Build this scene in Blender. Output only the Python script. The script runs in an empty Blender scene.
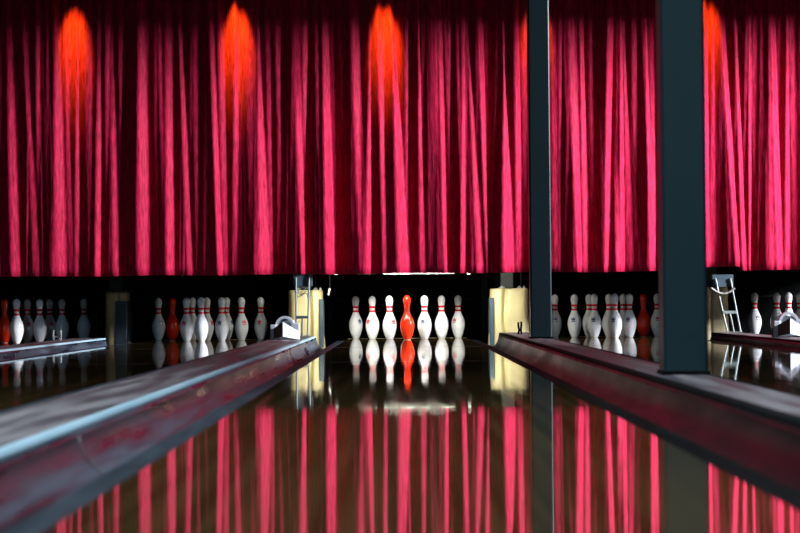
import bpy, math, random
from mathutils import Vector
random.seed(7)
S = bpy.context.scene
COL = S.collection
R = math.radians

# ---------------------------------------------------------------- camera
cam_d = bpy.data.cameras.new('camera')
cam = bpy.data.objects.new('camera', cam_d); COL.objects.link(cam)
CX, CZ, F = -0.042, 0.306, 2136.0
cam_d.sensor_width = 36.0
cam_d.lens = F / 800 * 36.0
cam_d.clip_start = 0.05; cam_d.clip_end = 100
cam_d.dof.use_dof = True
cam_d.dof.focus_distance = 18.2
cam_d.dof.aperture_fstop = 6.3
from mathutils import Matrix
pitch = math.atan(37.7 / F); yaw = math.atan(1.8 / F); roll = R(-0.5)
cam.matrix_world = (Matrix.Translation((CX, 0, CZ)) @ Matrix.Rotation(yaw, 4, 'Z')
                    @ Matrix.Rotation(R(90) + pitch, 4, 'X') @ Matrix.Rotation(roll, 4, 'Z'))
S.camera = cam

# ---------------------------------------------------------------- world + exposure
w = bpy.data.worlds.new('night_room'); S.world = w; w.use_nodes = True
w.node_tree.nodes['Background'].inputs[0].default_value = (0.25, 0.4, 0.55, 1)
w.node_tree.nodes['Background'].inputs[1].default_value = 0.005
S.view_settings.view_transform = 'Standard'
S.view_settings.look = 'None'
S.view_settings.exposure = 0.0
S.view_settings.gamma = 1.0
S.view_settings.use_curve_mapping = False

# ---------------------------------------------------------------- lights
def area(name, loc, target, sx, sy, power, color):
    l = bpy.data.lights.new(name, 'AREA'); l.shape = 'RECTANGLE'
    l.size = sx; l.size_y = sy; l.energy = power; l.color = color
    o = bpy.data.objects.new(name, l); COL.objects.link(o)
    o.location = loc
    o.rotation_euler = (Vector(target) - Vector(loc)).to_track_quat('-Z', 'Y').to_euler()
    return o
# key light for the curtain folds, from an added unseen opening at right
WIN_Y0, WIN_Y1, WIN_Z0, WIN_Z1 = 12.8, 14.1, 3.2, 5.15
area('window_daylight_right', (11.88, (WIN_Y0+WIN_Y1)/2, (WIN_Z0+WIN_Z1)/2), (0, 19.6, 1.2),
     WIN_Y1-WIN_Y0, WIN_Z1-WIN_Z0, 1150, (0.93, 0.93, 1.0)).data.spread = R(76)
# added cool fill from above, lightens the near dividers and lanes
area('ceiling_panel_light', (-0.5, 4.5, 5.2), (-0.5, 4.5, 0), 5.0, 5.0, 290, (0.74, 0.90, 1.0)).data.spread = R(120)
# added cool fill from behind the camera, for posts and dividers
area('window_daylight_entrance', (0.5, -5.8, 2.3), (0.5, 10, 1.6), 9.0, 2.0, 75, (0.55, 0.8, 1.0))
# added cool spots over the lanes, brightening the pins
for sx, pw in ((-3.345, 0.8), (-1.763, 1.0), (0.0, 0.7), (1.78, 0.9), (3.565, 0.5)):
    l = bpy.data.lights.new('pin_spotlight', 'SPOT'); l.energy = 210*pw
    l.color = (0.42, 0.74, 1.0); l.spot_size = R(9.5); l.spot_blend = 1.0; l.shadow_soft_size = 0.05
    o = bpy.data.objects.new('pin_spotlight', l); COL.objects.link(o)
    o.location = (sx+0.2, 9.0, 2.9)
    o.rotation_euler = (Vector((sx, 18.3, -0.05)) - o.location).to_track_quat('-Z', 'Y').to_euler()
# fluorescent lamp over the middle pin deck
area('pin_deck_lamp_light', (0, 17.93, 0.655), (0, 18.55, 0.27), 1.5, 0.05, 30, (1.0, 0.97, 0.86)).data.spread = R(125)
# orange downlights washing the top of the curtain
SPOTS = [(-2.76, 1.0), (-1.40, 1.2), (-0.16, 1.2), (1.10, 0.9), (2.52, 0.8)]
for sx, pw in SPOTS:
    l = bpy.data.lights.new('curtain_downlight', 'SPOT'); l.energy = 400*pw
    l.color = (1.0, 0.95, 0.02); l.spot_size = R(20); l.spot_blend = 1.0; l.shadow_soft_size = 0.02
    o = bpy.data.objects.new('curtain_downlight', l); COL.objects.link(o)
    o.location = (sx, 17.50, 3.35)
    o.rotation_euler = (Vector((sx, 17.80, 2.48)) - o.location).to_track_quat('-Z', 'Y').to_euler()

# ---------------------------------------------------------------- materials
def new_mat(name):
    m = bpy.data.materials.new(name); m.use_nodes = True
    nt = m.node_tree
    return m, nt, nt.nodes['Principled BSDF']
def setp(b, **kw):
    for k, v in kw.items():
        k = k.replace('_', ' ')
        if isinstance(v, tuple) and len(v) == 3: v = (*v, 1)
        b.inputs[k].default_value = v
def noise_mat(name, c1, c2, scale=(8, 8, 8), rough=0.5, rough2=None, bump=0.0, bscale=None, metallic=0.0,
              detail=6, lo=0.35, hi=0.65, spec=0.5, coat=0.0):
    m, nt, b = new_mat(name)
    tc = nt.nodes.new('ShaderNodeTexCoord'); mp = nt.nodes.new('ShaderNodeMapping')
    mp.inputs['Scale'].default_value = scale
    n = nt.nodes.new('ShaderNodeTexNoise'); n.inputs['Scale'].default_value = 1.0; n.inputs['Detail'].default_value = detail
    cr = nt.nodes.new('ShaderNodeValToRGB')
    cr.color_ramp.elements[0].position = lo; cr.color_ramp.elements[1].position = hi
    cr.color_ramp.elements[0].color = (*c1, 1); cr.color_ramp.elements[1].color = (*c2, 1)
    L = nt.links.new
    L(tc.outputs['Object'], mp.inputs[0]); L(mp.outputs[0], n.inputs['Vector'])
    L(n.outputs['Fac'], cr.inputs[0]); L(cr.outputs[0], b.inputs['Base Color'])
    setp(b, Roughness=rough, Metallic=metallic, Specular_IOR_Level=spec, Coat_Weight=coat)
    if rough2 is not None:
        mr = nt.nodes.new('ShaderNodeMapRange'); mr.inputs[1].default_value = lo; mr.inputs[2].default_value = hi
        mr.inputs[3].default_value = rough; mr.inputs[4].default_value = rough2
        L(n.outputs['Fac'], mr.inputs[0]); L(mr.outputs[0], b.inputs['Roughness'])
    if bump:
        mp2 = nt.nodes.new('ShaderNodeMapping'); mp2.inputs['Scale'].default_value = bscale or scale
        n2 = nt.nodes.new('ShaderNodeTexNoise'); n2.inputs['Scale'].default_value = 1.0; n2.inputs['Detail'].default_value = 3
        bp = nt.nodes.new('ShaderNodeBump'); bp.inputs['Strength'].default_value = 1.0; bp.inputs['Distance'].default_value = bump
        L(tc.outputs['Object'], mp2.inputs[0]); L(mp2.outputs[0], n2.inputs['Vector'])
        L(n2.outputs['Fac'], bp.inputs['Height']); L(bp.outputs[0], b.inputs['Normal'])
    return m

M = {}
M['lane'] = noise_mat('polished_lane_boards', (0.045, 0.029, 0.010), (0.085, 0.054, 0.020), (26, 0.5, 1), 0.02, 0.05,
                      bump=0.00022, bscale=(0.9, 3.2, 1), spec=0.42)
M['joint'] = noise_mat('lane_joint_filler', (0.10, 0.085, 0.06), (0.16, 0.14, 0.10), rough=0.3)
M['tail'] = noise_mat('tail_plank_wood', (0.45, 0.36, 0.22), (0.60, 0.50, 0.32), (30, 5, 5), 0.4)
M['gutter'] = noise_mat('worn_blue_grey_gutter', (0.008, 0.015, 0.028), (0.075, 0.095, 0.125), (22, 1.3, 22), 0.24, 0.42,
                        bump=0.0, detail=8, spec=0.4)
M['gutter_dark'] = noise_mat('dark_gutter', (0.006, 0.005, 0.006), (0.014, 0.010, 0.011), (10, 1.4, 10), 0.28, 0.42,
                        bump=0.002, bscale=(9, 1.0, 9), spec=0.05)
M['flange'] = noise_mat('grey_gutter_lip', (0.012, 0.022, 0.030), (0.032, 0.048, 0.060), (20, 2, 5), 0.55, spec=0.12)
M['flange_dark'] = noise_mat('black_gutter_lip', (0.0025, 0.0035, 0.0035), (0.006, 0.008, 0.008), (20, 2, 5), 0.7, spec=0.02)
M['capping'] = noise_mat('scuffed_slate_capping', (0.060, 0.056, 0.064), (0.20, 0.175, 0.18), (16, 1.1, 9), 0.42, 0.65,
                         bump=0.001, bscale=(12, 2, 5), detail=9, lo=0.38, hi=0.62, spec=0.35)
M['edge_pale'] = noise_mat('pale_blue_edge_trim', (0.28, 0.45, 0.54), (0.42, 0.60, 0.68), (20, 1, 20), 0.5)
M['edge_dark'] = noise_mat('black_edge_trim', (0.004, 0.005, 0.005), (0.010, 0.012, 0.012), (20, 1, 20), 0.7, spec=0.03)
M['post'] = noise_mat('dark_teal_post_paint', (0.006, 0.028, 0.036), (0.009, 0.034, 0.043), (3, 3, 1.2), 0.38, bump=0.0006, bscale=(30, 30, 30))
M['white_pin'] = noise_mat('white_pin_coating', (0.78, 0.80, 0.82), (0.86, 0.87, 0.88), (20, 20, 20), 0.16, coat=0.4)
M['red_pin'] = noise_mat('red_pin_coating', (0.78, 0.022, 0.004), (0.84, 0.030, 0.006), (20, 20, 20), 0.14, coat=0.4)
M['stripe'] = noise_mat('red_neck_stripe', (0.72, 0.012, 0.02), (0.80, 0.02, 0.03), (40, 40, 40), 0.25)
M['script'] = noise_mat('faded_pink_lettering', (0.75, 0.35, 0.36), (0.82, 0.55, 0.55), (90, 90, 200), 0.3)
M['mark_red'] = noise_mat('red_pin_mark', (0.65, 0.02, 0.03), (0.75, 0.05, 0.06), (80, 80, 80), 0.3)
M['mark_blue'] = noise_mat('dark_blue_pin_mark', (0.04, 0.07, 0.14), (0.10, 0.14, 0.22), (80, 80, 80), 0.3)
M['pin_base'] = noise_mat('nylon_pin_base', (0.72, 0.62, 0.42), (0.8, 0.7, 0.5), (50, 50, 50), 0.4)
M['cream'] = noise_mat('cream_fibreglass', (0.52, 0.46, 0.23), (0.66, 0.58, 0.31), (5, 5, 3), 0.42, bump=0.0015, bscale=(14, 14, 6))
M['cream_worn'] = noise_mat('grubby_cream_fibreglass', (0.42, 0.36, 0.20), (0.60, 0.52, 0.30), (9, 9, 5), 0.5, bump=0.0015, bscale=(14, 14, 6))  # darker copy of the cream, puts the outer caps' dimness into colour
M['slate'] = noise_mat('slate_blue_side_panel', (0.03, 0.055, 0.075), (0.05, 0.08, 0.10), (8, 8, 8), 0.5)
M['black'] = noise_mat('black_rubber', (0.0012, 0.0014, 0.0014), (0.0025, 0.003, 0.003), (8, 8, 8), 0.9, spec=0.03)
M['machine'] = noise_mat('dark_green_machine_paint', (0.008, 0.016, 0.012), (0.02, 0.034, 0.027), (12, 12, 12), 0.5)
M['tray'] = noise_mat('worn_white_metal', (0.12, 0.13, 0.115), (0.42, 0.43, 0.40), (20, 6, 40), 0.4)
M['steel'] = noise_mat('brushed_silver_rod', (0.20, 0.25, 0.24), (0.32, 0.37, 0.36), (30, 30, 6), 0.35, metallic=0.35)
M['chrome'] = noise_mat('bright_chrome', (0.75, 0.78, 0.8), (0.85, 0.88, 0.9), (10, 10, 10), 0.15, metallic=0.8)
M['white_plastic'] = noise_mat('white_moulded_plastic', (0.66, 0.72, 0.80), (0.76, 0.81, 0.88), (10, 10, 10), 0.4)
M['brown'] = noise_mat('brown_plate', (0.10, 0.055, 0.045), (0.16, 0.09, 0.07), (10, 10, 10), 0.6)  # brown tone holds the shade on the housing's left side
M['wall'] = noise_mat('dark_painted_wall', (0.02, 0.02, 0.022), (0.035, 0.034, 0.036), (2, 2, 2), 0.8)
M['floor'] = noise_mat('dark_room_floor', (0.012, 0.010, 0.008), (0.022, 0.018, 0.014), (4, 4, 4), 0.6)
M['glass'] = new_mat('window_glass')[0]
setp(M['glass'].node_tree.nodes['Principled BSDF'], Transmission_Weight=1.0, Roughness=0.0, IOR=1.05)
def lamp_mat():
    m, nt, b = new_mat('lit_fluorescent_tube')
    setp(b, Emission_Color=(1.0, 0.97, 0.88), Emission_Strength=6.0); return m
M['tube'] = lamp_mat()

def velvet():
    m, nt, b = new_mat('crimson_velvet')
    L = nt.links.new
    tc = nt.nodes.new('ShaderNodeTexCoord')
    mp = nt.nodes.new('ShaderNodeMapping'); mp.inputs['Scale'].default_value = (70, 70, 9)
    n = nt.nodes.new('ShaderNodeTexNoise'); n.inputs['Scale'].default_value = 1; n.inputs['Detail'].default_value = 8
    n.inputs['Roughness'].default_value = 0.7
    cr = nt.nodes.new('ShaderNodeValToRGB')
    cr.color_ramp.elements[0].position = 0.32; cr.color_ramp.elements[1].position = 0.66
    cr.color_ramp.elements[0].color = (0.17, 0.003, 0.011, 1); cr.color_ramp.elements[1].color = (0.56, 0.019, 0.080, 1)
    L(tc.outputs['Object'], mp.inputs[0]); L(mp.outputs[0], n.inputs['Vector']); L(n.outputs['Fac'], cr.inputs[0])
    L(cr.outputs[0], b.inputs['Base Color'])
    setp(b, Roughness=0.55, Specular_IOR_Level=0.04, Sheen_Weight=0.0, Sheen_Roughness=0.35, Sheen_Tint=(1.0, 0.35, 0.55))
    mp2 = nt.nodes.new('ShaderNodeMapping'); mp2.inputs['Scale'].default_value = (38, 38, 5.5)
    mp2.inputs['Rotation'].default_value = (0, R(7), 0)
    n2 = nt.nodes.new('ShaderNodeTexNoise'); n2.inputs['Scale'].default_value = 1; n2.inputs['Detail'].default_value = 5
    bp = nt.nodes.new('ShaderNodeBump'); bp.inputs['Distance'].default_value = 0.012; bp.inputs['Strength'].default_value = 0.35
    L(tc.outputs['Object'], mp2.inputs[0]); L(mp2.outputs[0], n2.inputs['Vector'])
    L(n2.outputs['Fac'], bp.inputs['Height']); L(bp.outputs[0], b.inputs['Normal'])
    return m
M['velvet'] = velvet()

# ---------------------------------------------------------------- mesh helpers
class MB:
    def __init__(s): s.v = []; s.f = []; s.sm = []
    def add(s, vs, fs, smooth=False):
        o = len(s.v); s.v += [tuple(v) for v in vs]
        for f in fs: s.f.append([i + o for i in f]); s.sm.append(smooth)
    def box(s, x0, x1, y0, y1, z0, z1, ch=0.0):
        if ch <= 0:
            s.add([(x0,y0,z0),(x1,y0,z0),(x1,y1,z0),(x0,y1,z0),(x0,y0,z1),(x1,y0,z1),(x1,y1,z1),(x0,y1,z1)],
                  [(0,3,2,1),(4,5,6,7),(0,1,5,4),(1,2,6,5),(2,3,7,6),(3,0,4,7)])
        else:
            c = ch
            def ring(x0,x1,y0,y1,z): return [(x0+c,y0,z),(x1-c,y0,z),(x1,y0+c,z),(x1,y1-c,z),(x1-c,y1,z),(x0+c,y1,z),(x0,y1-c,z),(x0,y0+c,z)]
            rs = [ring(x0+c,x1-c,y0+c,y1-c,z0), ring(x0,x1,y0,y1,z0+c), ring(x0,x1,y0,y1,z1-c), ring(x0+c,x1-c,y0+c,y1-c,z1)]
            vs = sum(rs, []); fs = []
            for k in range(3):
                for i in range(8):
                    j = (i+1) % 8; fs.append((k*8+i, k*8+j, k*8+8+j, k*8+8+i))
            fs.append(tuple(range(7,-1,-1))); fs.append(tuple(range(24,32)))
            s.add(vs, fs)
    def prism(s, prof, y0, y1, smooth=False, caps=True):       # prof: (x,z) loop, extruded along y
        n = len(prof)
        vs = [(x,y0,z) for x,z in prof] + [(x,y1,z) for x,z in prof]
        s.add(vs, [(i,(i+1)%n,n+(i+1)%n,n+i) for i in range(n)], smooth)
        if caps: s.add(vs, [tuple(range(n-1,-1,-1)), tuple(range(n,2*n))])
    def tube(s, pts, r, n=10):
        pts = [Vector(p) for p in pts]; vs = []; fs = []
        for i, p in enumerate(pts):
            d = (pts[min(i+1,len(pts)-1)] - pts[max(i-1,0)]).normalized()
            a = d.orthogonal().normalized() if i == 0 else (a - d*a.dot(d)).normalized()
            b = d.cross(a)
            for k in range(n):
                t = 2*math.pi*k/n; vs.append(p + a*r*math.cos(t) + b*r*math.sin(t))
        for i in range(len(pts)-1):
            for k in range(n): fs.append((i*n+k, i*n+(k+1)%n, (i+1)*n+(k+1)%n, (i+1)*n+k))
        s.add(vs, fs, True)
        s.add(vs, [tuple(range(n-1,-1,-1)), tuple(range((len(pts)-1)*n, len(pts)*n))])
    def lathe(s, prof, n=40, cx=0, cy=0):                       # prof: (r,z)
        vs = []; fs = []
        for r, z in prof:
            for k in range(n):
                t = 2*math.pi*k/n; vs.append((cx+r*math.cos(t), cy+r*math.sin(t), z))
        for i in range(len(prof)-1):
            for k in range(n): fs.append((i*n+k, i*n+(k+1)%n, (i+1)*n+(k+1)%n, (i+1)*n+k))
        s.add(vs, fs, True)
        s.add(vs, [tuple(range(n-1,-1,-1)), tuple(range((len(prof)-1)*n, len(prof)*n))])
    def build(s, name, mat, parent=None):
        me = bpy.data.meshes.new(name); me.from_pydata(s.v, [], s.f)
        me.polygons.foreach_set('use_smooth', s.sm); me.materials.append(mat); me.update()
        o = bpy.data.objects.new(name, me); COL.objects.link(o)
        if parent: o.parent = parent
        return o
def tag(o, label=None, cat=None, group=None, kind=None):
    if label: o['label'] = label
    if cat: o['category'] = cat
    if group: o['group'] = group
    if kind: o['kind'] = kind
    return o
def empty(name, loc=(0,0,0), rz=0.0):
    o = bpy.data.objects.new(name, None); COL.objects.link(o)
    o.location = loc; o.rotation_euler = (0,0,rz); o.empty_display_size = 0.1
    return o
def rel(o, loc):          # geometry written in world coordinates, thing's base at loc
    o.data.transform(Matrix.Translation(-Vector(loc))); return o
def copy_tree(o, parent=None):
    c = o.copy(); COL.objects.link(c); c.parent = parent
    for ch in [x for x in o.children]: copy_tree(ch, c)
    return c

# ---------------------------------------------------------------- room shell
XL, XR, YB, YF, ZC = -8.5, 12.0, -6.0, 22.5, 5.3
FZ = -0.32
def struct(name, box, m):
    b = MB()
    for q in (box if isinstance(box, list) else [box]): b.box(*q)
    return tag(b.build(name, m), kind='structure')
struct('floor', (XL-0.2, XR+0.2, YB-0.2, YF+0.2, FZ-0.1, FZ), M['floor'])
struct('ceiling', (XL-0.2, XR+0.2, YB-0.2, YF+0.2, ZC, ZC+0.1), M['wall'])
struct('wall_left', (XL-0.2, XL, YB-0.2, YF+0.2, FZ, ZC), M['wall'])
struct('wall_right', [(XR, XR+0.2, YB-0.2, WIN_Y0, FZ, ZC), (XR, XR+0.2, WIN_Y1, YF+0.2, FZ, ZC),
                      (XR, XR+0.2, WIN_Y0, WIN_Y1, FZ, WIN_Z0), (XR, XR+0.2, WIN_Y0, WIN_Y1, WIN_Z1, ZC)], M['wall'])
struct('wall_far', (XL, XR, YF, YF+0.2, FZ, ZC), M['wall'])
struct('wall_entrance', (XL, XR, YB-0.2, YB, FZ, ZC), M['wall'])
struct('trim_1', (XL, XR, 16.45, 16.65, 2.85, ZC), M['wall'])       # unseen bulkhead added to shade the curtain top, above the picture

# ---------------------------------------------------------------- lanes
LANES = [(-3.345, 'far left'), (-1.763, 'left'), (0.0, 'middle'), (1.78, 'right'), (3.565, 'far right')]
HW = 0.533
Y0L, Y1L, YE = -1.0, 19.20, 17.93
lane_labels = {
 'far left': 'polished dark bowling lane at the left edge, beyond the thin blue divider',
 'left': 'polished dark bowling lane between thin far-left divider and broad scuffed blue divider',
 'middle': 'glossy dark middle bowling lane mirroring the curtain in front of the camera',
 'right': 'polished dark bowling lane seen beyond the two steel posts',
 'far right': 'polished dark bowling lane at right edge behind the far right divider'}
seams = [Y0L, 7.60, 11.40, 15.30, 19.14]
for cx, nm in LANES:
    t = empty('bowling_lane', (cx, 0, 0)); tag(t, lane_labels[nm], 'bowling lane', 'bowling lanes side by side')
    for a, b_ in zip(seams[:-1], seams[1:]):
        m = MB(); m.box(-HW, HW, a+0.003 if a > 8 else a, b_-0.003 if 8 < b_ < 19 else b_, -0.05, 0.0); m.build('lane_panel', M['lane'], t)
        if 8 < b_ < 19: 
            m = MB(); m.box(-HW+0.001, HW-0.001, b_-0.003, b_+0.003, -0.045, 0.0004); m.build('joint_strip', M['joint'], t)
    m = MB(); m.box(-HW, HW, 19.14, Y1L, -0.06, 0.001); tag(m.build('tail_plank', M['tail'], t), 'pale wooden strip at the lane end')

# gutters: profile from the lane edge (s=+1 right side)
def gutter(cx, side, xout, ztop, dark, label):
    """xout: |x - cx| of the divider edge"""
    loc = (cx + side*0.66, 0, -0.09)
    t = empty('ball_gutter', loc); tag(t, label, 'gutter', 'gutters along the lanes')
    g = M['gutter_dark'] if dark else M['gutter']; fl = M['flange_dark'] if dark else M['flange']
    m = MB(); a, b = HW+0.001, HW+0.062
    prof = [(a, -0.05), (a, -0.003), (a+0.006, 0.001), (b-0.006, 0.001), (b, -0.004), (b, -0.05)]
    m.prism([(cx+side*x, z) for x, z in prof], Y0L, YE+0.06)
    rel(m.build('gutter_lip', fl, t), loc)
    # trough, thick sheet
    inner = [(b+0.001, -0.03), (b+0.012, -0.075)]
    x0c = xout - 0.13
    if x0c < b+0.02: x0c = b+0.02
    inner.append((x0c, -0.088))
    n = 12
    for k in range(1, n+1):
        th = math.pi/2*k/n
        inner.append((x0c + (xout-0.002-x0c)*math.sin(th), -0.088 + (ztop-0.012+0.088)*(1-math.cos(th))))
    outer = [(x-0.0, z-0.008) if i < 3 else (x+0.004, z-0.008) for i, (x, z) in enumerate(inner)]
    outer = [(min(x, xout), z) for x, z in outer]
    loop = inner + outer[::-1]
    m = MB(); m.prism([(cx+side*x, z) for x, z in loop], Y0L, YE-0.01, smooth=True)
    rel(m.build('channel', g, t), loc)
    # flat pit end of the gutter, inside the pin deck
    m = MB(); xa, xb = sorted((cx+side*(b+0.001), cx+side*(b+0.06)))
    m.box(xa, min(xb, cx+side*(b+.001)+.06) if side>0 else xb, YE, Y1L, -0.095, -0.085); rel(m.build('pit_channel', M['black'], t), loc)
    for yy in (4.76, 9.2, 13.7):
        m = MB(); up = [(x-0.0012, z+0.0012) for x, z in inner[2:-1]]
        lp = up + [(x-0.0001, z+0.0001) for x, z in inner[2:-1]][::-1]
        m.prism([(cx+side*x, z) for x, z in lp], yy-0.012, yy+0.012, smooth=True)
        if not dark: rel(m.build('joint_strip', M['capping'], t), loc)
# dividers: (x0, x1, ztop0, ztop1)
DIV = [(-4.40, -4.113, .043, .043), (-2.81, -2.531, .043, .043), (-1.055, -.768, .047, .043),
       (.768, 1.005, .060, .060), (2.548, 2.797, .045, .045), (4.333, 4.60, .045, .045)]
div_meta = [None,
 ('thin pale-edged blue lane divider at far left, ending at the dim cream cap', False),
 ('broad scuffed slate-blue lane divider with pale blue edge running in from left foreground', False),
 ('dark-sided lane divider carrying the two steel posts, right of middle lane', True),
 ('dark-sided lane divider at far right, seen beyond the near post', True), None]
for i, (x0, x1, za, zb) in enumerate(DIV):
    if not div_meta[i]: continue
    label, dark = div_meta[i]
    xc = (x0+x1)/2; loc = (xc, 0, -0.2)
    t = empty('lane_divider', loc); tag(t, label, 'lane divider', 'dividers between the lanes')
    m = MB(); m.prism([(x0+.002, -0.32), (x1-.002, -0.32), (x1-.002, zb-0.02), (x0+.002, za-0.02)], Y0L, YE)
    rel(m.build('core', M['gutter_dark'], t), loc)
    e = 0.030
    top = [(x0+e, za-0.02), (x1-e, zb-0.02), (x1-e, zb+0.0005), ((x0+x1)/2, max(za, zb)+0.003), (x0+e, za+0.0005)]
    m = MB(); m.prism(top, Y0L, YE); rel(m.build('capping', M['capping'], t), loc)
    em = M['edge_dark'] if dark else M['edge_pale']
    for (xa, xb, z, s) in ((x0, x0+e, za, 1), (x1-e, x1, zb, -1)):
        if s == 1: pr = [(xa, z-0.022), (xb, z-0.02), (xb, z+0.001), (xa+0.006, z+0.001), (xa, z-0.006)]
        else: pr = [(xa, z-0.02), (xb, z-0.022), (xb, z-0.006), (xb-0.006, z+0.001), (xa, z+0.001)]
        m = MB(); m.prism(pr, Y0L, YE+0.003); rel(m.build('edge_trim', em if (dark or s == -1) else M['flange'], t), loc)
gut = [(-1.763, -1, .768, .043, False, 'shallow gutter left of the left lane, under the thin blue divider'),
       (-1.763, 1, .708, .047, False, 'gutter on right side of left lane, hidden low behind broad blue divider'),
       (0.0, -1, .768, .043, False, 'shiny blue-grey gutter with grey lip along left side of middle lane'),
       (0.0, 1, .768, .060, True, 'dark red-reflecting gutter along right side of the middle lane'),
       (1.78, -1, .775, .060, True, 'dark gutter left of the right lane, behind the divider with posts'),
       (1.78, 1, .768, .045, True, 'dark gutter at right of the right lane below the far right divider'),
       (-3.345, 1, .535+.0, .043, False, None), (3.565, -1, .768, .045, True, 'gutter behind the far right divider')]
for g in gut:
    if g[5] and not (g[0] == -3.345): gutter(*g)

# ---------------------------------------------------------------- cream divider caps and kickback walls
def cap(xc, half, y0, cols, label, dim, slot_side):
    ztop = 0.435
    loc = (xc, y0, -0.09); t = empty('divider_end_cap', loc); tag(t, label, 'end cap', 'cream end caps of the lane dividers')
    # outline of the front seen from above: two bulges with a furrow; extruded upward, sides flare at the base
    n = 40; rows = [(-0.09, 1.10), (-0.03, 1.06), (0.03, 1.03), (0.09, 1.0), (0.2, .97), (0.33, .965), (0.415, .97), (0.43, .955), (0.435, .93)]
    vs = []; fs = []
    for z, wsc in rows:
        for k in range(n+1):
            u = -1 + 2*k/n
            x = u*half*wsc
            fx = 0.10*slot_side
            # the furrow leans: towards the middle lane near the top
            uc = slot_side*(0.22+0.5*(0.2-abs(z-0.2)))
            furrow = (0.055 if not dim else 0.012)*math.exp(-((u-uc)/0.10)**2)
            d = 0.07*(abs(u)**6) + furrow
            if z > 0.42: d += 0.01
            vs.append((xc+x, y0+d+ (0.02 if z > 0.434 else 0), z))
        vs.append((xc+half*wsc, y0+0.30, z)); vs.append((xc-half*wsc, y0+0.30, z))
    m_ = n+3
    for r in range(len(rows)-1):
        for k in range(m_): fs.append((r*m_+k, r*m_+(k+1)%m_, (r+1)*m_+(k+1)%m_, (r+1)*m_+k))
    m = MB(); m.add(vs, fs, True)
    m.add(vs, [tuple(range((len(rows)-1)*m_, len(rows)*m_)), tuple(range(m_-1, -1, -1))])
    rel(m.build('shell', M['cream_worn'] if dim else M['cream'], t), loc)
    for s in slot_side if isinstance(slot_side, tuple) else (slot_side,):
        m = MB(); xs = xc + s*half
        wd = 0.095 if half < 0.1 else 0.034
        xa, xb = sorted((xs - s*wd, xs + s*0.004))
        m.box(xa, xb, y0-0.006, y0+0.29, -0.06, 0.355, 0.003)
        rel(m.build('side_panel', M['slate'], t), loc)
    # mounting block and hardware on top
    m = MB(); m.box(xc-0.07, xc+0.04, y0+0.12, y0+0.24, ztop-0.001, 0.70, 0.004)
    rel(m.build('mounting_block', M['machine'], t), loc)
    for hx, hz, sx in ((-0.09, 0.0, 0.05), (0.07, 0.0, 0.035), (0.12, 0.0, 0.02)):
        m = MB(); m.box(xc+hx, xc+hx+sx, y0+0.05, y0+0.08, ztop-0.002, ztop+0.014, 0.003)
        m.tube([(xc+hx+sx/2, y0+0.065, ztop+0.01), (xc+hx+sx/2, y0+0.065, ztop+0.022)], 0.007, 8)
        rel(m.build('bolt_bracket', M['machine'] if dim else M['tray'], t), loc)
    return t
CY = 18.50
cap(-2.527, 0.095, CY, None, 'dim cream end cap at the end of the thin far-left divider', True, 1)
cap(-0.880, 0.152, CY, None, 'brightly lit cream end cap left of the middle pins, behind the silver rods', False, 1)
cap(0.889, 0.170, CY, None, 'brightly lit cream end cap between the middle pins and the far steel post', False, -1)
cap(2.665, 0.130, CY, None, 'dim tan end cap behind leaning silver rods, right of the near post', True, -1)
def kick(xc, label):
    loc = (xc, 18.3, FZ); t = empty('kickback_wall', loc)
    tag(t, label, 'partition', 'partitions between the pin decks')
    m = MB(); m.box(xc-0.11, xc+0.11, CY+0.31, 20.6, FZ, 0.62, 0.005); rel(m.build('board', M['black'], t), loc)
    for s in (-1, 1):
        m = MB(); xa, xb = sorted((xc+s*0.111, xc+s*0.118)); m.box(xa, xb, CY+0.33, 19.5, 0.0, 0.25)
        rel(m.build('kick_plate', M['machine'], t), loc)
for x, l in ((-2.62, 'black partition behind the dim far-left cream cap'), (-0.90, 'black partition behind the bright left cream cap'),
             (0.89, 'black partition behind the bright right cream cap'), (2.67, 'black partition behind the tan cap at right')):
    kick(x, l)
# pits with rear cushions
for (cx, nm) in LANES:
    loc = (cx, 20.0, FZ); t = empty('pit_cushion', loc)
    tag(t, 'black cushion closing the pit behind the %s lane pins' % nm, 'cushion', 'pit cushions behind the pins')
    m = MB(); m.box(cx-0.70, cx+0.70, 20.0, 20.08, FZ, 1.2, 0.01); rel(m.build('pad', M['black'], t), loc)
    m = MB(); m.box(cx-0.68, cx+0.68, 19.985, 19.999, 0.34, 0.36, 0.002); rel(m.build('seam_strip', M['edge_dark'], t), loc)

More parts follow.
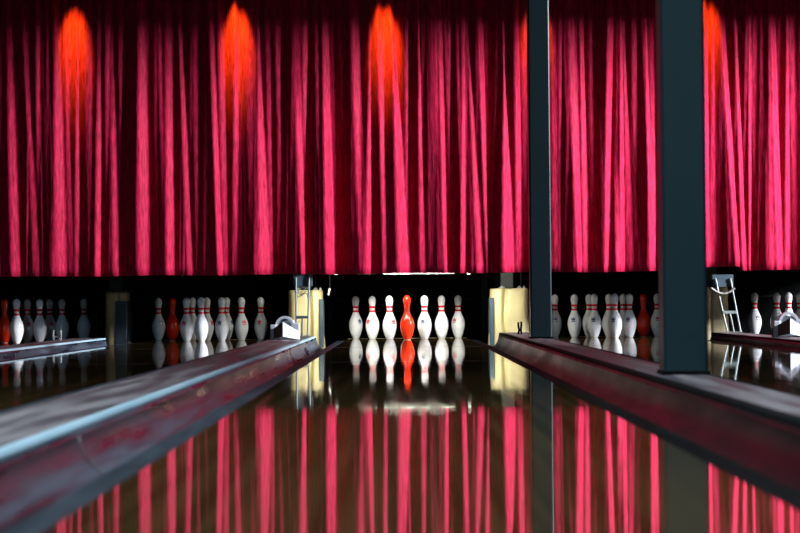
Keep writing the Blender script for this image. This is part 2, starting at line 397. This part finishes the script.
# ---------------------------------------------------------------- pinsetters seen under the hem
for (cx, nm) in LANES:
    loc = (cx, 18.4, 0.6); t = empty('pinsetter', loc)
    tag(t, 'dark pin setting machine hanging behind the curtain hem over the %s pins' % nm, 'pinsetter', 'pin setting machines behind the curtain')
    m = MB(); m.box(cx-0.82, cx+0.82, 19.10, 19.30, 0.6205, 0.6595); rel(m.build('support_beam', M['black'], t), loc)
    m = MB(); m.box(cx-0.60, cx+0.60, 18.12, 19.95, 0.66, 1.9, 0.01); rel(m.build('housing', M['black'], t), loc)
    m = MB(); m.box(cx-0.66, cx+0.66, 18.04, 18.10, 0.60, 0.72, 0.006); rel(m.build('sweep_bar', M['machine'], t), loc)
    rnd = random.Random(int(cx*100)+5)
    for k in range(8):
        m = MB(); xx = cx-0.62+k*0.165+rnd.uniform(-.04, .04); ww = rnd.uniform(.01, .03)
        m.box(xx, xx+ww, 18.03, 18.039, 0.549+rnd.uniform(0, .012), 0.58, 0.002)
        rel(m.build('bracket', M['tray'] if nm == 'middle' else M['machine'], t), loc)
    if nm == 'middle':
        m = MB(); m.box(-0.20, 0.40, 17.98, 18.03, 0.556, 0.572, 0.004)
        m.box(-0.42, -0.26, 17.96, 18.02, 0.561, 0.575, 0.003)
        tag(rel(m.build('tray', M['tray'], t), loc), 'worn white metal tray')
        m = MB(); m.tube([(-0.93, 17.89, 0.70), (0.93, 17.89, 0.70)], 0.013, 12); rel(m.build('lamp_tube', M['tube'], t), loc)
        # small white prong hanging at the left
        m = MB(); m.tube([(-0.656, 18.14, 0.61), (-0.654, 18.12, 0.445)], 0.004, 8); rel(m.build('hanging_rod', M['black'], t), loc)
        m = MB(); m.tube([(-0.654, 18.12, 0.446), (-0.660, 18.12, 0.42), (-0.668, 18.11, 0.388)], 0.009, 8); rel(m.build('rod_tip', M['tray'], t), loc)

# ---------------------------------------------------------------- steel posts
def post(x, y, z0, label):
    loc = (x, y, z0); t = empty('steel_post', loc); tag(t, label, 'post', 'steel posts standing on the divider')
    m = MB(); hw = 0.0735; c = 0.012; n = 4; prof = []
    for (qx, qy, a0) in ((1, 1, 0), (-1, 1, 90), (-1, -1, 180), (1, -1, 270)):
        for k in range(n+1):
            a = R(a0 + 90*k/n); prof.append((qx*(hw-c)+c*math.cos(a), qy*(hw-c)+c*math.sin(a)))
    N = len(prof)
    vs = [(px, py, 0.004) for px, py in prof] + [(px, py, ZC-z0-0.005) for px, py in prof]
    m.add(vs, [(i, (i+1) % N, N+(i+1) % N, N+i) for i in range(N)], False)
    m.add(vs, [tuple(range(N-1, -1, -1)), tuple(range(N, 2*N))])
    m.build('shaft', M['post'], t)
    m = MB(); m.box(-hw-0.006, hw+0.006, -hw-0.006, hw+0.006, 0.0, 0.012, 0.002); m.build('base_plate', M['edge_dark'], t)
    return t
post(0.909, 14.62+0.07, 0.0635, 'slimmer-looking dark teal steel post standing further back on right divider')
post(0.905, 7.14+0.07, 0.0635, 'broad dark teal steel post standing nearest the camera on right divider')

# ---------------------------------------------------------------- curtain
# folds: (x, width, strength) low on the cloth, then (x, width, strength) high on the cloth; centimetre-like units, 120 per metre
FOLDS = [
 (15,9,.5,12,7,.4),(36,5.5,.4,29,4,.35),(38,3,0,39,3.5,.4),(49,2,0,49,2,.25),(60.5,11.5,.85,59,7,.75),(70,6,.45,68,4,.5),
 (77,6,.7,78,3,.65),(90.5,4,.2,90.5,5,.45),(98,6,.95,99.6,4.5,.6),(106,2,0,108,4,.5),(115.7,7.5,.8,113.5,5,.5),(120,3,.1,122,3.5,.4),
 (143.5,13,.85,143.5,9,.8),(156,3,.05,156.5,3,.35),(170,8.5,.9,170,8,.7),(188.5,6,.7,184,4.5,.7),(197,4,.3,197,6,.45),
 (219.3,4.5,1,215.4,4.7,.85),(225,6,.5,223.5,7,.75),(235,6,.4,237,5,.8),(251,3,.15,251,9,.4),(264,12,.8,261,4.5,.9),(271,4,.5,270,5,.5),
 (278.5,4,.25,280.5,3,.5),(302.7,4.6,.95,299.5,8,.6),(304,1,0,306,4,.7),(320,3,0,318.8,3.6,.4),(330,10,1,328,7.3,.95),(336.5,3,.4,334.5,5,.4),
 (346,2,0,345.5,3,.25),(360,4.5,.5,358,8,.85),(368.7,6.7,.95,370.7,3,.8),(384,4.5,.7,382.7,6,.85),(402.7,12.5,.95,397.6,6.3,.95),(407,4,.5,408.3,3.3,.7),
 (422,6,.6,421,2.6,.75),(445.2,4,.9,443,4.2,.85),(449,2,0,450.5,3,.5),(463,4.8,.8,464.8,2.8,.75),(478.5,7,.75,472.5,3,.65),(487,3.2,.8,484,5,.95),
 (489,2,0,489,2.5,.3),(508,12.7,1,506.3,3,.8),(519,7,.7,519,4.7,.95),(526,5,.2,526,6,.4),(540,8,.8,540,6,.8),(555.5,6,.35,555.5,7,.4),
 (560,2,.1,561.5,3,.5),(578.5,5.5,.95,575.3,9,.75),(585.7,6.5,.6,584.5,5,.9),(593,3,.1,593.5,4.2,.45),(606.5,5,.75,610.5,6,.95),
 (618,6,.7,616,3,0),(622.5,5,.95,623,2.8,.95),(630,8,.45,627.5,4,.6),(636,4,.2,636,3.5,.45),(651,5,.95,649,2.5,.95),(654,5,.8,654,6,.5),
 (668,5,.7,668,5,.7),(680,7,.8,681,6,.8),(692,4,.7,692,5,.7),(707,5,.9,707.5,4.5,.9),(713,8,.4,715,4,.5),(735.5,5,.95,728.6,6,.9),
 (743.5,5,.95,740,3.6,.9),(750.4,2.4,.95,751.5,2.4,.95),(754,3,.05,756,5,.4),(771,7,.6,771,3,.5),(779,8,1,776.5,7,1),(788.5,6,.75,789.5,3,.95),(796,6,.3,795,7,.5)]
ext = []
for (a, b, c, d, e, f) in FOLDS:
    if a < 260: ext.append((a-262, b, c, d-262, e, f))
    if a > 560: ext.append((a+246, b, c, d+246, e, f))
FOLDS += ext
UX0, UX1 = -190, 1010
YC = 17.80
def smooth(arr, r):
    n = len(arr); out = arr[:]
    for _ in range(2):
        pre = [0]
        for v in out: pre.append(pre[-1]+v)
        out = [(pre[min(n, i+r+1)]-pre[max(0, i-r)])/(min(n, i+r+1)-max(0, i-r)) for i in range(n)]
    return out
STEP = 0.8
NXS = int((UX1-UX0)/STEP)+1
xs_u = [UX0+i*STEP for i in range(NXS)]
rj = random.Random(11)
JIT = [(rj.uniform(UX0, UX1), rj.uniform(1.5, 4), rj.uniform(.12, .3), rj.uniform(-4, 4), rj.uniform(-1, 1)) for _ in range(230)]
LWX, LWY = 11.88, 13.45       # folds turn towards or away from the added key light at right
def depth_row(t):       # t=0 low (pixel row 240), t=1 high (row 100)
    b = [0.0]*NXS
    fl = list(FOLDS)+[(x, w_, i_*max(0, 1-g), x+dx, w_, i_*max(0, 1+g)) for x, w_, i_, dx, g in JIT]
    for (a, wb, ib, c, wt, it) in fl:
        x = a+(c-a)*t; tt = min(1.3, max(-0.2, t)); wd = max(1.4, wb+(wt-wb)*tt)*1.12+0.6; I = max(0, min(1, ib+(it-ib)*tt))
        i0 = int((x-wd*1.3-UX0)/STEP); i1 = int((x+wd*1.3-UX0)/STEP)+1
        for i in range(max(0, i0), min(NXS, i1+1)):
            u = abs(xs_u[i]-x)/(wd*0.5)
            if u >= 1.45: continue
            v = I*(1.0 if u < 0.25 else 0.5+0.5*math.cos(math.pi*(u-0.25)/1.2))
            if v > b[i]: b[i] = v
    s = []
    for i, v in enumerate(b):
        xw = (xs_u[i]-401)/120+CX
        phi = math.atan2(LWX-xw, YC-LWY)
        B = 0.96*(v**1.7)-0.10*(1-v)
        th = phi-math.acos(max(-0.2, min(0.97, B)))
        s.append(math.tan(th))
    for _ in range(2):
        m1 = smooth(s, 40); wv = [min(1, v*1.2)**1.5+0.02 for v in b]; mv = smooth(wv, 40)
        wd_ = [1-min(1, v*1.4)+0.02 for v in b]; md = smooth(wd_, 40)
        s = [a_-(m*w1/q1 if m < 0 else m*w2/q2) for a_, m, w1, q1, w2, q2 in zip(s, m1, wv, mv, wd_, md)]
    p = []; acc = 0
    for v in s: acc += v*STEP/120; p.append(acc)
    lp = smooth(p, 60)
    return [max(-0.16, min(0.13, p[i]-lp[i])) for i in range(NXS)]
ZTOP = 3.5
NR = 46
def hem(u):
    h = 0.562 + 0.003*math.sin(u*0.05)
    if 700 < u < 742: h += 0.035*min(1, (u-698)/8, (742-u)/5)
    return h
ROWS = []
for r in range(NR):
    f = r/(NR-1); z = 0.562+(ZTOP-0.562)*f
    v = 303.6-(z-CZ)*120           # equivalent picture row of that height
    ROWS.append((f, depth_row((240-v)/140.0)))
def curtain(u0, u1, label):
    i0 = int((u0-UX0)/STEP); i1 = int((u1-UX0)/STEP)
    ids = range(i0, i1+1); vs = []; fs = []; n = len(ids)
    for f, p in ROWS:
        for i in ids:
            x = (xs_u[i]-401)/120+CX; zb = hem(xs_u[i])
            k = 1.0+0.10*max(0, 0.12-f)/0.12
            vs.append((x, YC+p[i]*k, zb+(ZTOP-zb)*f))
    for r in range(NR-1):
        for k in range(n-1): fs.append((r*n+k, r*n+k+1, (r+1)*n+k+1, (r+1)*n+k))
    m = MB(); m.add(vs, fs, True)
    loc = ((xs_u[i0]+xs_u[i1]-802)/240+CX, YC, 0.562)
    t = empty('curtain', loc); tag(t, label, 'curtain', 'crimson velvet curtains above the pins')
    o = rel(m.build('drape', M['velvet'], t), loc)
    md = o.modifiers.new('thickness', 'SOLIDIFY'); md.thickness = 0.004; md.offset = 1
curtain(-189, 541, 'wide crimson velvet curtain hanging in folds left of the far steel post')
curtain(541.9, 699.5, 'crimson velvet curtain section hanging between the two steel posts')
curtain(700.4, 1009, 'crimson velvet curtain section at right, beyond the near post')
tr = MB(); tr.tube([(-4.9, YC, 3.52), (5.0, YC, 3.52)], 0.015, 10)
tag(tr.build('curtain_rail', M['machine']), 'dark rail carrying the crimson curtains above the picture', 'rail')

# ---------------------------------------------------------------- bowling pins
IN = 0.0254
PR = [(0,1.015),(0.12,1.10),(0.75,1.414),(1.5,1.72),(2.25,1.955),(3.375,2.255),(4.5,2.383),(5.2,2.36),(5.875,2.28),(6.6,2.09),(7.25,1.85),
      (8.0,1.50),(8.625,1.235),(9.375,0.985),(10.0,0.90),(10.875,0.935),(11.75,1.045),(12.625,1.205),(13.2,1.268),(13.7,1.265),
      (14.1,1.17),(14.45,0.98),(14.7,0.76),(14.88,0.49),(14.97,0.25),(15.0,0.04)]
def prad(h):
    for (a, ra), (b, rb) in zip(PR[:-1], PR[1:]):
        if a <= h <= b: return ra+(rb-ra)*(h-a)/(b-a)
    return PR[-1][1]
def catmull(P, sub=3):
    out = []
    for i in range(len(P)-1):
        p0 = P[max(0, i-1)]; p1 = P[i]; p2 = P[i+1]; p3 = P[min(len(P)-1, i+2)]
        for k in range(sub):
            t = k/sub
            def c(j): return 0.5*((2*p1[j])+(-p0[j]+p2[j])*t+(2*p0[j]-5*p1[j]+4*p2[j]-p3[j])*t*t+(-p0[j]+3*p1[j]-3*p2[j]+p3[j])*t**3)
            out.append((p1[0]+(p2[0]-p1[0])*t, c(1)))
    out.append(P[-1]); return out
PRS = catmull(PR)
def make_pin(body, mark=None, stripes=True):
    t = empty('bowling_pin')
    m = MB(); m.lathe([(r*IN, h*IN) for h, r in PRS if h >= 0.12], 40); m.build('body', body, t)
    m = MB(); m.lathe([(1.00*IN, 0), (1.09*IN, 0.0032)], 40); m.build('base_ring', M['pin_base'], t)
    def ring(h0, h1, off, mt, nm, a0=0, a1=360):
        m = MB(); n = 40; hs = [h0+(h1-h0)*k/4 for k in range(5)]; vs = []; fs = []
        for h in hs:
            for k in range(n+1):
                a = R(a0+(a1-a0)*k/n); r = (prad(h)+off)*IN; vs.append((r*math.cos(a), r*math.sin(a), h*IN))
        for i in range(4):
            for k in range(n): fs.append((i*(n+1)+k, i*(n+1)+k+1, (i+1)*(n+1)+k+1, (i+1)*(n+1)+k))
        m.add(vs, fs, True); return m.build(nm, mt, t)
    if stripes:
        ring(9.30, 10.02, 0.035, M['stripe'], 'neck_stripe'); ring(10.7, 11.45, 0.035, M['stripe'], 'neck_stripe')
        ring(10.15, 10.6, 0.032, M['script'], 'neck_lettering', -125, -55)
    if mark:
        # crown-like emblem wrapped on the shoulder, facing -y
        outl = [(-.55,0),(.55,0),(.72,.85),(.34,.45),(0,1.0),(-.34,.45),(-.72,.85)]
        m = MB(); vs = []; fs = []
        def pt(u, v):
            h = 5.9+v*1.25; r = (prad(h)+0.13)*IN; a = R(-90)+u*0.50; return (r*math.cos(a), r*math.sin(a), h*IN)
        tri = [(0,1,3),(1,2,3),(0,3,5),(3,4,5),(0,5,6)]
        for k in range(len(outl)): vs.append(pt(*outl[k]))
        m.add(vs, tri)
        bar = [pt(-.55,-.12), pt(.55,-.12), pt(.55,-.38), pt(0,-.38), pt(-.55,-.38)]
        m.add(bar, [(0,1,2,3,4)])
        m.build('emblem', mark, t)
    return t
P_R = make_pin(M['white_pin'], M['mark_red']); P_B = make_pin(M['white_pin'], M['mark_blue']); P_X = make_pin(M['red_pin'], None, False)
protos = {'r': P_R, 'b': P_B, 'x': P_X}; used = set()
D = 0.3048; RW = D*math.sqrt(3)/2; HY = 18.30
SPOT = {1:(0,0),2:(-.5,1),3:(.5,1),4:(-1,2),5:(0,2),6:(1,2),7:(-1.5,3),8:(-.5,3),9:(.5,3),10:(1.5,3)}
def pins(cx, spec, group):
    for n, (kind, rz, label) in spec.items():
        p = protos[kind]
        o = copy_tree(p) if kind in used else p
        used.add(kind)
        a, b = SPOT[n]; o.location = (cx+a*D, HY+b*RW, 0.0004 if HY+b*RW < 19.0 else 0.001); o.rotation_euler = (0, 0, R(rz))
        o['label'] = label; o['category'] = 'bowling pin'; o['group'] = group
W = 'white bowling pin'
pins(0.0, {
 1:('x',0,'bright orange-red bowling pin in front centre of the brightly lit middle pins'),
 2:('r',35,W+' immediately left of the orange-red pin in the bright middle set'),
 3:('b',-15,W+' immediately right of the orange-red pin in the bright middle set'),
 4:('r',-40,W+', second from left in the bright middle set'),
 6:('b',80,W+', second from right in the bright middle set'),
 7:('b',40,W+' at the left end of the bright middle set'),
 10:('r',-35,W+' with red mark at the right end of the bright middle set'),
 5:('r',60,W+' hidden straight behind the orange-red middle pin'),
 8:('b',60,W+' hidden in back row left of the orange-red middle pin'),
 9:('r',70,W+' hidden in back row right of the orange-red middle pin')}, 'pins on the bright middle lane')
pins(-1.763, {
 1:('b',150,W+' standing foremost and brightest in the dim left lane set'),
 2:('r',-20,W+' with red mark just left of the foremost pin, left lane'),
 3:('b',-15,W+' with dark mark just right of the foremost pin, left lane'),
 4:('x',0,'dark red bowling pin second from left in the left lane set'),
 5:('r',60,W+' in shade close behind and right of foremost pin, left lane'),
 6:('r',30,W+' second from right in the left lane set'),
 7:('b',30,W+' at left end of the left lane set, beside dark red pin'),
 8:('r',-10,'shaded '+W+' half hidden between second-row and foremost pin, left lane'),
 9:('b',60,'shaded '+W+' half hidden behind the dark-marked pin, left lane'),
 10:('r',-10,'dimmest '+W+' at right end of left lane set, near white housing')}, 'pins on the dim left lane')
pins(1.78, {
 1:('b',-20,W+' standing foremost and brightest between the steel posts'),
 2:('b',-15,W+' with dark mark just left of the foremost pin, right lane'),
 3:('b',-20,W+' with dark mark just right of foremost pin, right lane'),
 4:('b',-15,W+' second from left in the set between the steel posts'),
 5:('r',70,'shaded '+W+' close behind left of the foremost pin, right lane'),
 6:('x',0,'dark red bowling pin standing near the near steel post, right lane'),
 7:('b',0,W+' touching the far steel post edge, right lane set'),
 8:('r',60,'shaded '+W+' half hidden behind the left second-row pin, right lane'),
 9:('r',60,'shaded '+W+' between foremost pin and its right neighbour, right lane'),
 10:('r',-5,W+' with red mark next to near post, right lane set')}, 'pins between the two steel posts')
pins(-3.345, {
 1:('b',160,W+' foremost and brightest of the far left set'),
 2:('x',0,'dark red bowling pin cut by the left edge of the photo'),
 3:('b',160,W+' just left of the chrome prongs, far left set'),
 5:('r',20,'shaded '+W+' between foremost pin and next bright one, far left set'),
 6:('b',160,W+' just right of the chrome prongs, far left set'),
 9:('r',30,'shaded '+W+' directly behind the chrome prongs, far left set'),
 10:('b',150,'dimmest '+W+' rightmost in the far left set')}, 'pins on the far left lane')
pins(3.565, {
 2:('r',60,W+' at the right edge above the white arched housing'),
 4:('b',150,W+' second from left in the far right set'),
 7:('b',20,W+' at left end of the far right set'),
 8:('r',60,'shaded '+W+' third from left in the far right set')}, 'pins on the far right lane')

# ---------------------------------------------------------------- fittings on the dividers
def housing(x, y, z, sc, label):
    loc = (x, y, z); t = empty('sensor_housing', loc); tag(t, label, 'sensor housing', 'arched housings on the dividers')
    def wall(p, q, hp, hq, zp, zq, th, nm, mt):
        (ax, ay), (bx, by) = p, q; d = Vector((bx-ax, by-ay, 0)).normalized(); nrm = Vector((-d.y, d.x, 0))*th
        vs = []
        for o in (Vector((0,0,0)), nrm):
            vs += [(ax+o.x, ay+o.y, zp), (bx+o.x, by+o.y, zq), (bx+o.x, by+o.y, hq), (ax+o.x, ay+o.y, hp)]
        m = MB(); m.add([tuple(c*sc for c in v) for v in vs], [(0,1,2,3),(7,6,5,4),(0,4,5,1),(1,5,6,2),(2,6,7,3),(3,7,4,0)])
        return m.build(nm, mt, t)
    tag(wall((-.115,.10),(-.006,-.02), .062, .135, 0.0, 0.026, 0.004, 'left_plate', M['brown']), 'brown shaded plate')
    tag(wall((-.004,-.02),(.120,.07), .135, .060, 0.024, 0.0, 0.004, 'right_plate', M['white_plastic']), 'white sloping plate')
    # arch cover behind
    m = MB(); n = 16; vs = []
    for yy in (0.075, 0.15):
        for k in range(n+1):
            a = math.pi*k/n; vs.append((.005+.075*math.cos(a), yy, .095+.085*math.sin(a)))
        for k in range(n, -1, -1):
            a = math.pi*k/n; vs.append((.005+.055*math.cos(a), yy, .095+.065*math.sin(a)))
    N = 2*(n+1); fs = [(i, (i+1) % N, N+(i+1) % N, N+i) for i in range(N)]
    m.add([tuple(c*sc for c in v) for v in vs], fs, False)
    for k in range(n):
        m.add([tuple(c*sc for c in vs[i]) for i in (k, k+1, N-2-k, N-1-k)], [(0,1,2,3)])
    m.build('arched_cover', M['white_plastic'], t)
    m = MB()
    for q in ((-.105, -.06, .06, .16, 0, .115), (.075, .115, .075, .16, 0, .125), (-.06, .075, .151, .16, 0, .15)):
        m.box(*[c*sc for c in q], 0.004)
    m.build('bracket', M['white_plastic'], t)
    return t
housing(-0.926, 15.9, 0.0485, 0.98, 'white arched sensor housing with brown plate on end of broad blue divider')
housing(2.700, 15.1, 0.0485, 1.0, 'white arched sensor housing on far right divider at the right edge')

def fork(p0, p1, q0, q1, y, zb, zt, label, strap, cz):
    """two rods, base x p0,q0, top x p1,q1"""
    loc = ((p0+q0)/2, y, zb); t = empty('rod_bracket', loc); tag(t, label, 'bracket', 'silver rod brackets')
    for a, b in ((p0, p1), (q0, q1)):
        m = MB(); m.tube([(a, y, zb+0.004), (a+(b-a)*0.5, y+0.004, (zb+zt)/2), (b, y, zt)], 0.0078, 10)
        rel(m.build('rod', M['steel'], t), loc)
    f = (cz-zb)/(zt-zb); xa = p0+(p1-p0)*f; xb = q0+(q1-q0)*f
    m = MB(); m.box(xa, xb, y-0.006, y+0.006, cz-0.012, cz+0.012, 0.002)
    rel(m.build('crossbar', M['slate'] if not strap else M['steel'], t), loc)
    xm = (xa+xb)/2; xm0 = (p0+q0)/2+(0.0 if not strap else 0.0)
    m = MB(); m.tube([(xm, y, cz-0.005), (xm0, y, zb+0.004)], 0.0065, 8); rel(m.build('stem', M['slate'] if not strap else M['steel'], t), loc)
    m = MB(); m.box(min(p0, q0)-0.015, max(p0, q0)+0.015, y-0.02, y+0.02, zb, zb+0.005, 0.001); rel(m.build('foot_plate', M['steel'], t), loc)
    m = MB(); m.box(min(p1, q1)-0.025, max(p1, q1)+0.025, y+0.012, y+0.03, zt-0.075, zt+0.03, 0.003); rel(m.build('clamp_plate', M['slate'], t), loc)
    m = MB()
    if strap:
        pts = []
        for k in range(13):
            u = k/12; pts.append((p1-0.035+u*(q1-p1+0.07), y-0.018, 0.415-0.045*math.sin(math.pi*u)))
        m.tube(pts, 0.009, 8); rel(m.build('strap', M['tray'], t), loc)
    else:
        rnd = random.Random(3)
        for k in range(7):
            x = p1+(q1-p1)*rnd.uniform(-.1, 1.1); z = 0.405+rnd.uniform(-.03, .03)
            m.tube([(x-rnd.uniform(.01,.03), y+0.03, z), (x, y+0.02, z+rnd.uniform(-.025,.025)), (x+rnd.uniform(.01,.03), y+0.03, z+rnd.uniform(-.02,.02))], 0.005, 6)
        rel(m.build('wiring', M['tray'], t), loc)
fork(-.925, -.925, -.832, -.815, 17.80, 0.047, 0.535, 'upright pair of silver rods left of the middle pins', False, 0.205)
fork(2.665, 2.570, 2.775, 2.695, 17.80, 0.049, 0.50, 'leaning pair of silver rods with white strap right of near post', True, 0.215)

t = empty('chrome_prongs', (-2.775, 16.9, 0.0465)); tag(t, 'two small chrome prongs standing on the thin far-left divider', 'bracket')
for dx in (-0.028, 0.028):
    m = MB(); m.tube([(dx, 0, 0.003), (dx*1.1, 0, 0.04), (dx, 0, 0.08)], 0.010, 10); m.build('prong', M['chrome'], t)
m = MB(); m.box(-0.03, 0.03, -0.006, 0.006, 0.02, 0.032, 0.002); m.build('link', M['chrome'], t)
m = MB(); m.box(-0.034, 0.034, -0.015, 0.015, 0, 0.004, 0.001); m.build('foot_plate', M['chrome'], t)

t = empty('wire_clip', (0.872, 16.6, 0.0632)); tag(t, 'small black two-pronged clip standing on right divider before the cream cap', 'clip')
for dx, h in ((-0.012, 0.095), (0.010, 0.10)):
    m = MB(); m.tube([(dx*1.2, 0, 0.002), (dx*0.6, 0, 0.035), (dx, 0, 0.06), (dx*1.1, 0, h)], 0.008, 8); m.build('prong', M['black'], t)
m = MB(); m.box(-0.022, 0.016, -0.01, 0.01, 0, 0.004, 0.001); m.build('foot_plate', M['black'], t)

# added frame around the key light opening (outside the picture)
def window(n, box_frame, pane):
    t = empty('window_%d' % n, (0, 0, 0)); tag(t, kind='structure')
    m = MB()
    for q in box_frame: m.box(*q)
    m.build('window_frame', M['machine'], t)
y0, y1, z0, z1 = WIN_Y0, WIN_Y1, WIN_Z0, WIN_Z1
window(1, [(12.0, 12.06, y0, y0+.05, z0, z1), (12.0, 12.06, y1-.05, y1, z0, z1), (12.0, 12.06, y0, y1, z0, z0+.05), (12.0, 12.06, y0, y1, z1-.05, z1)], None)
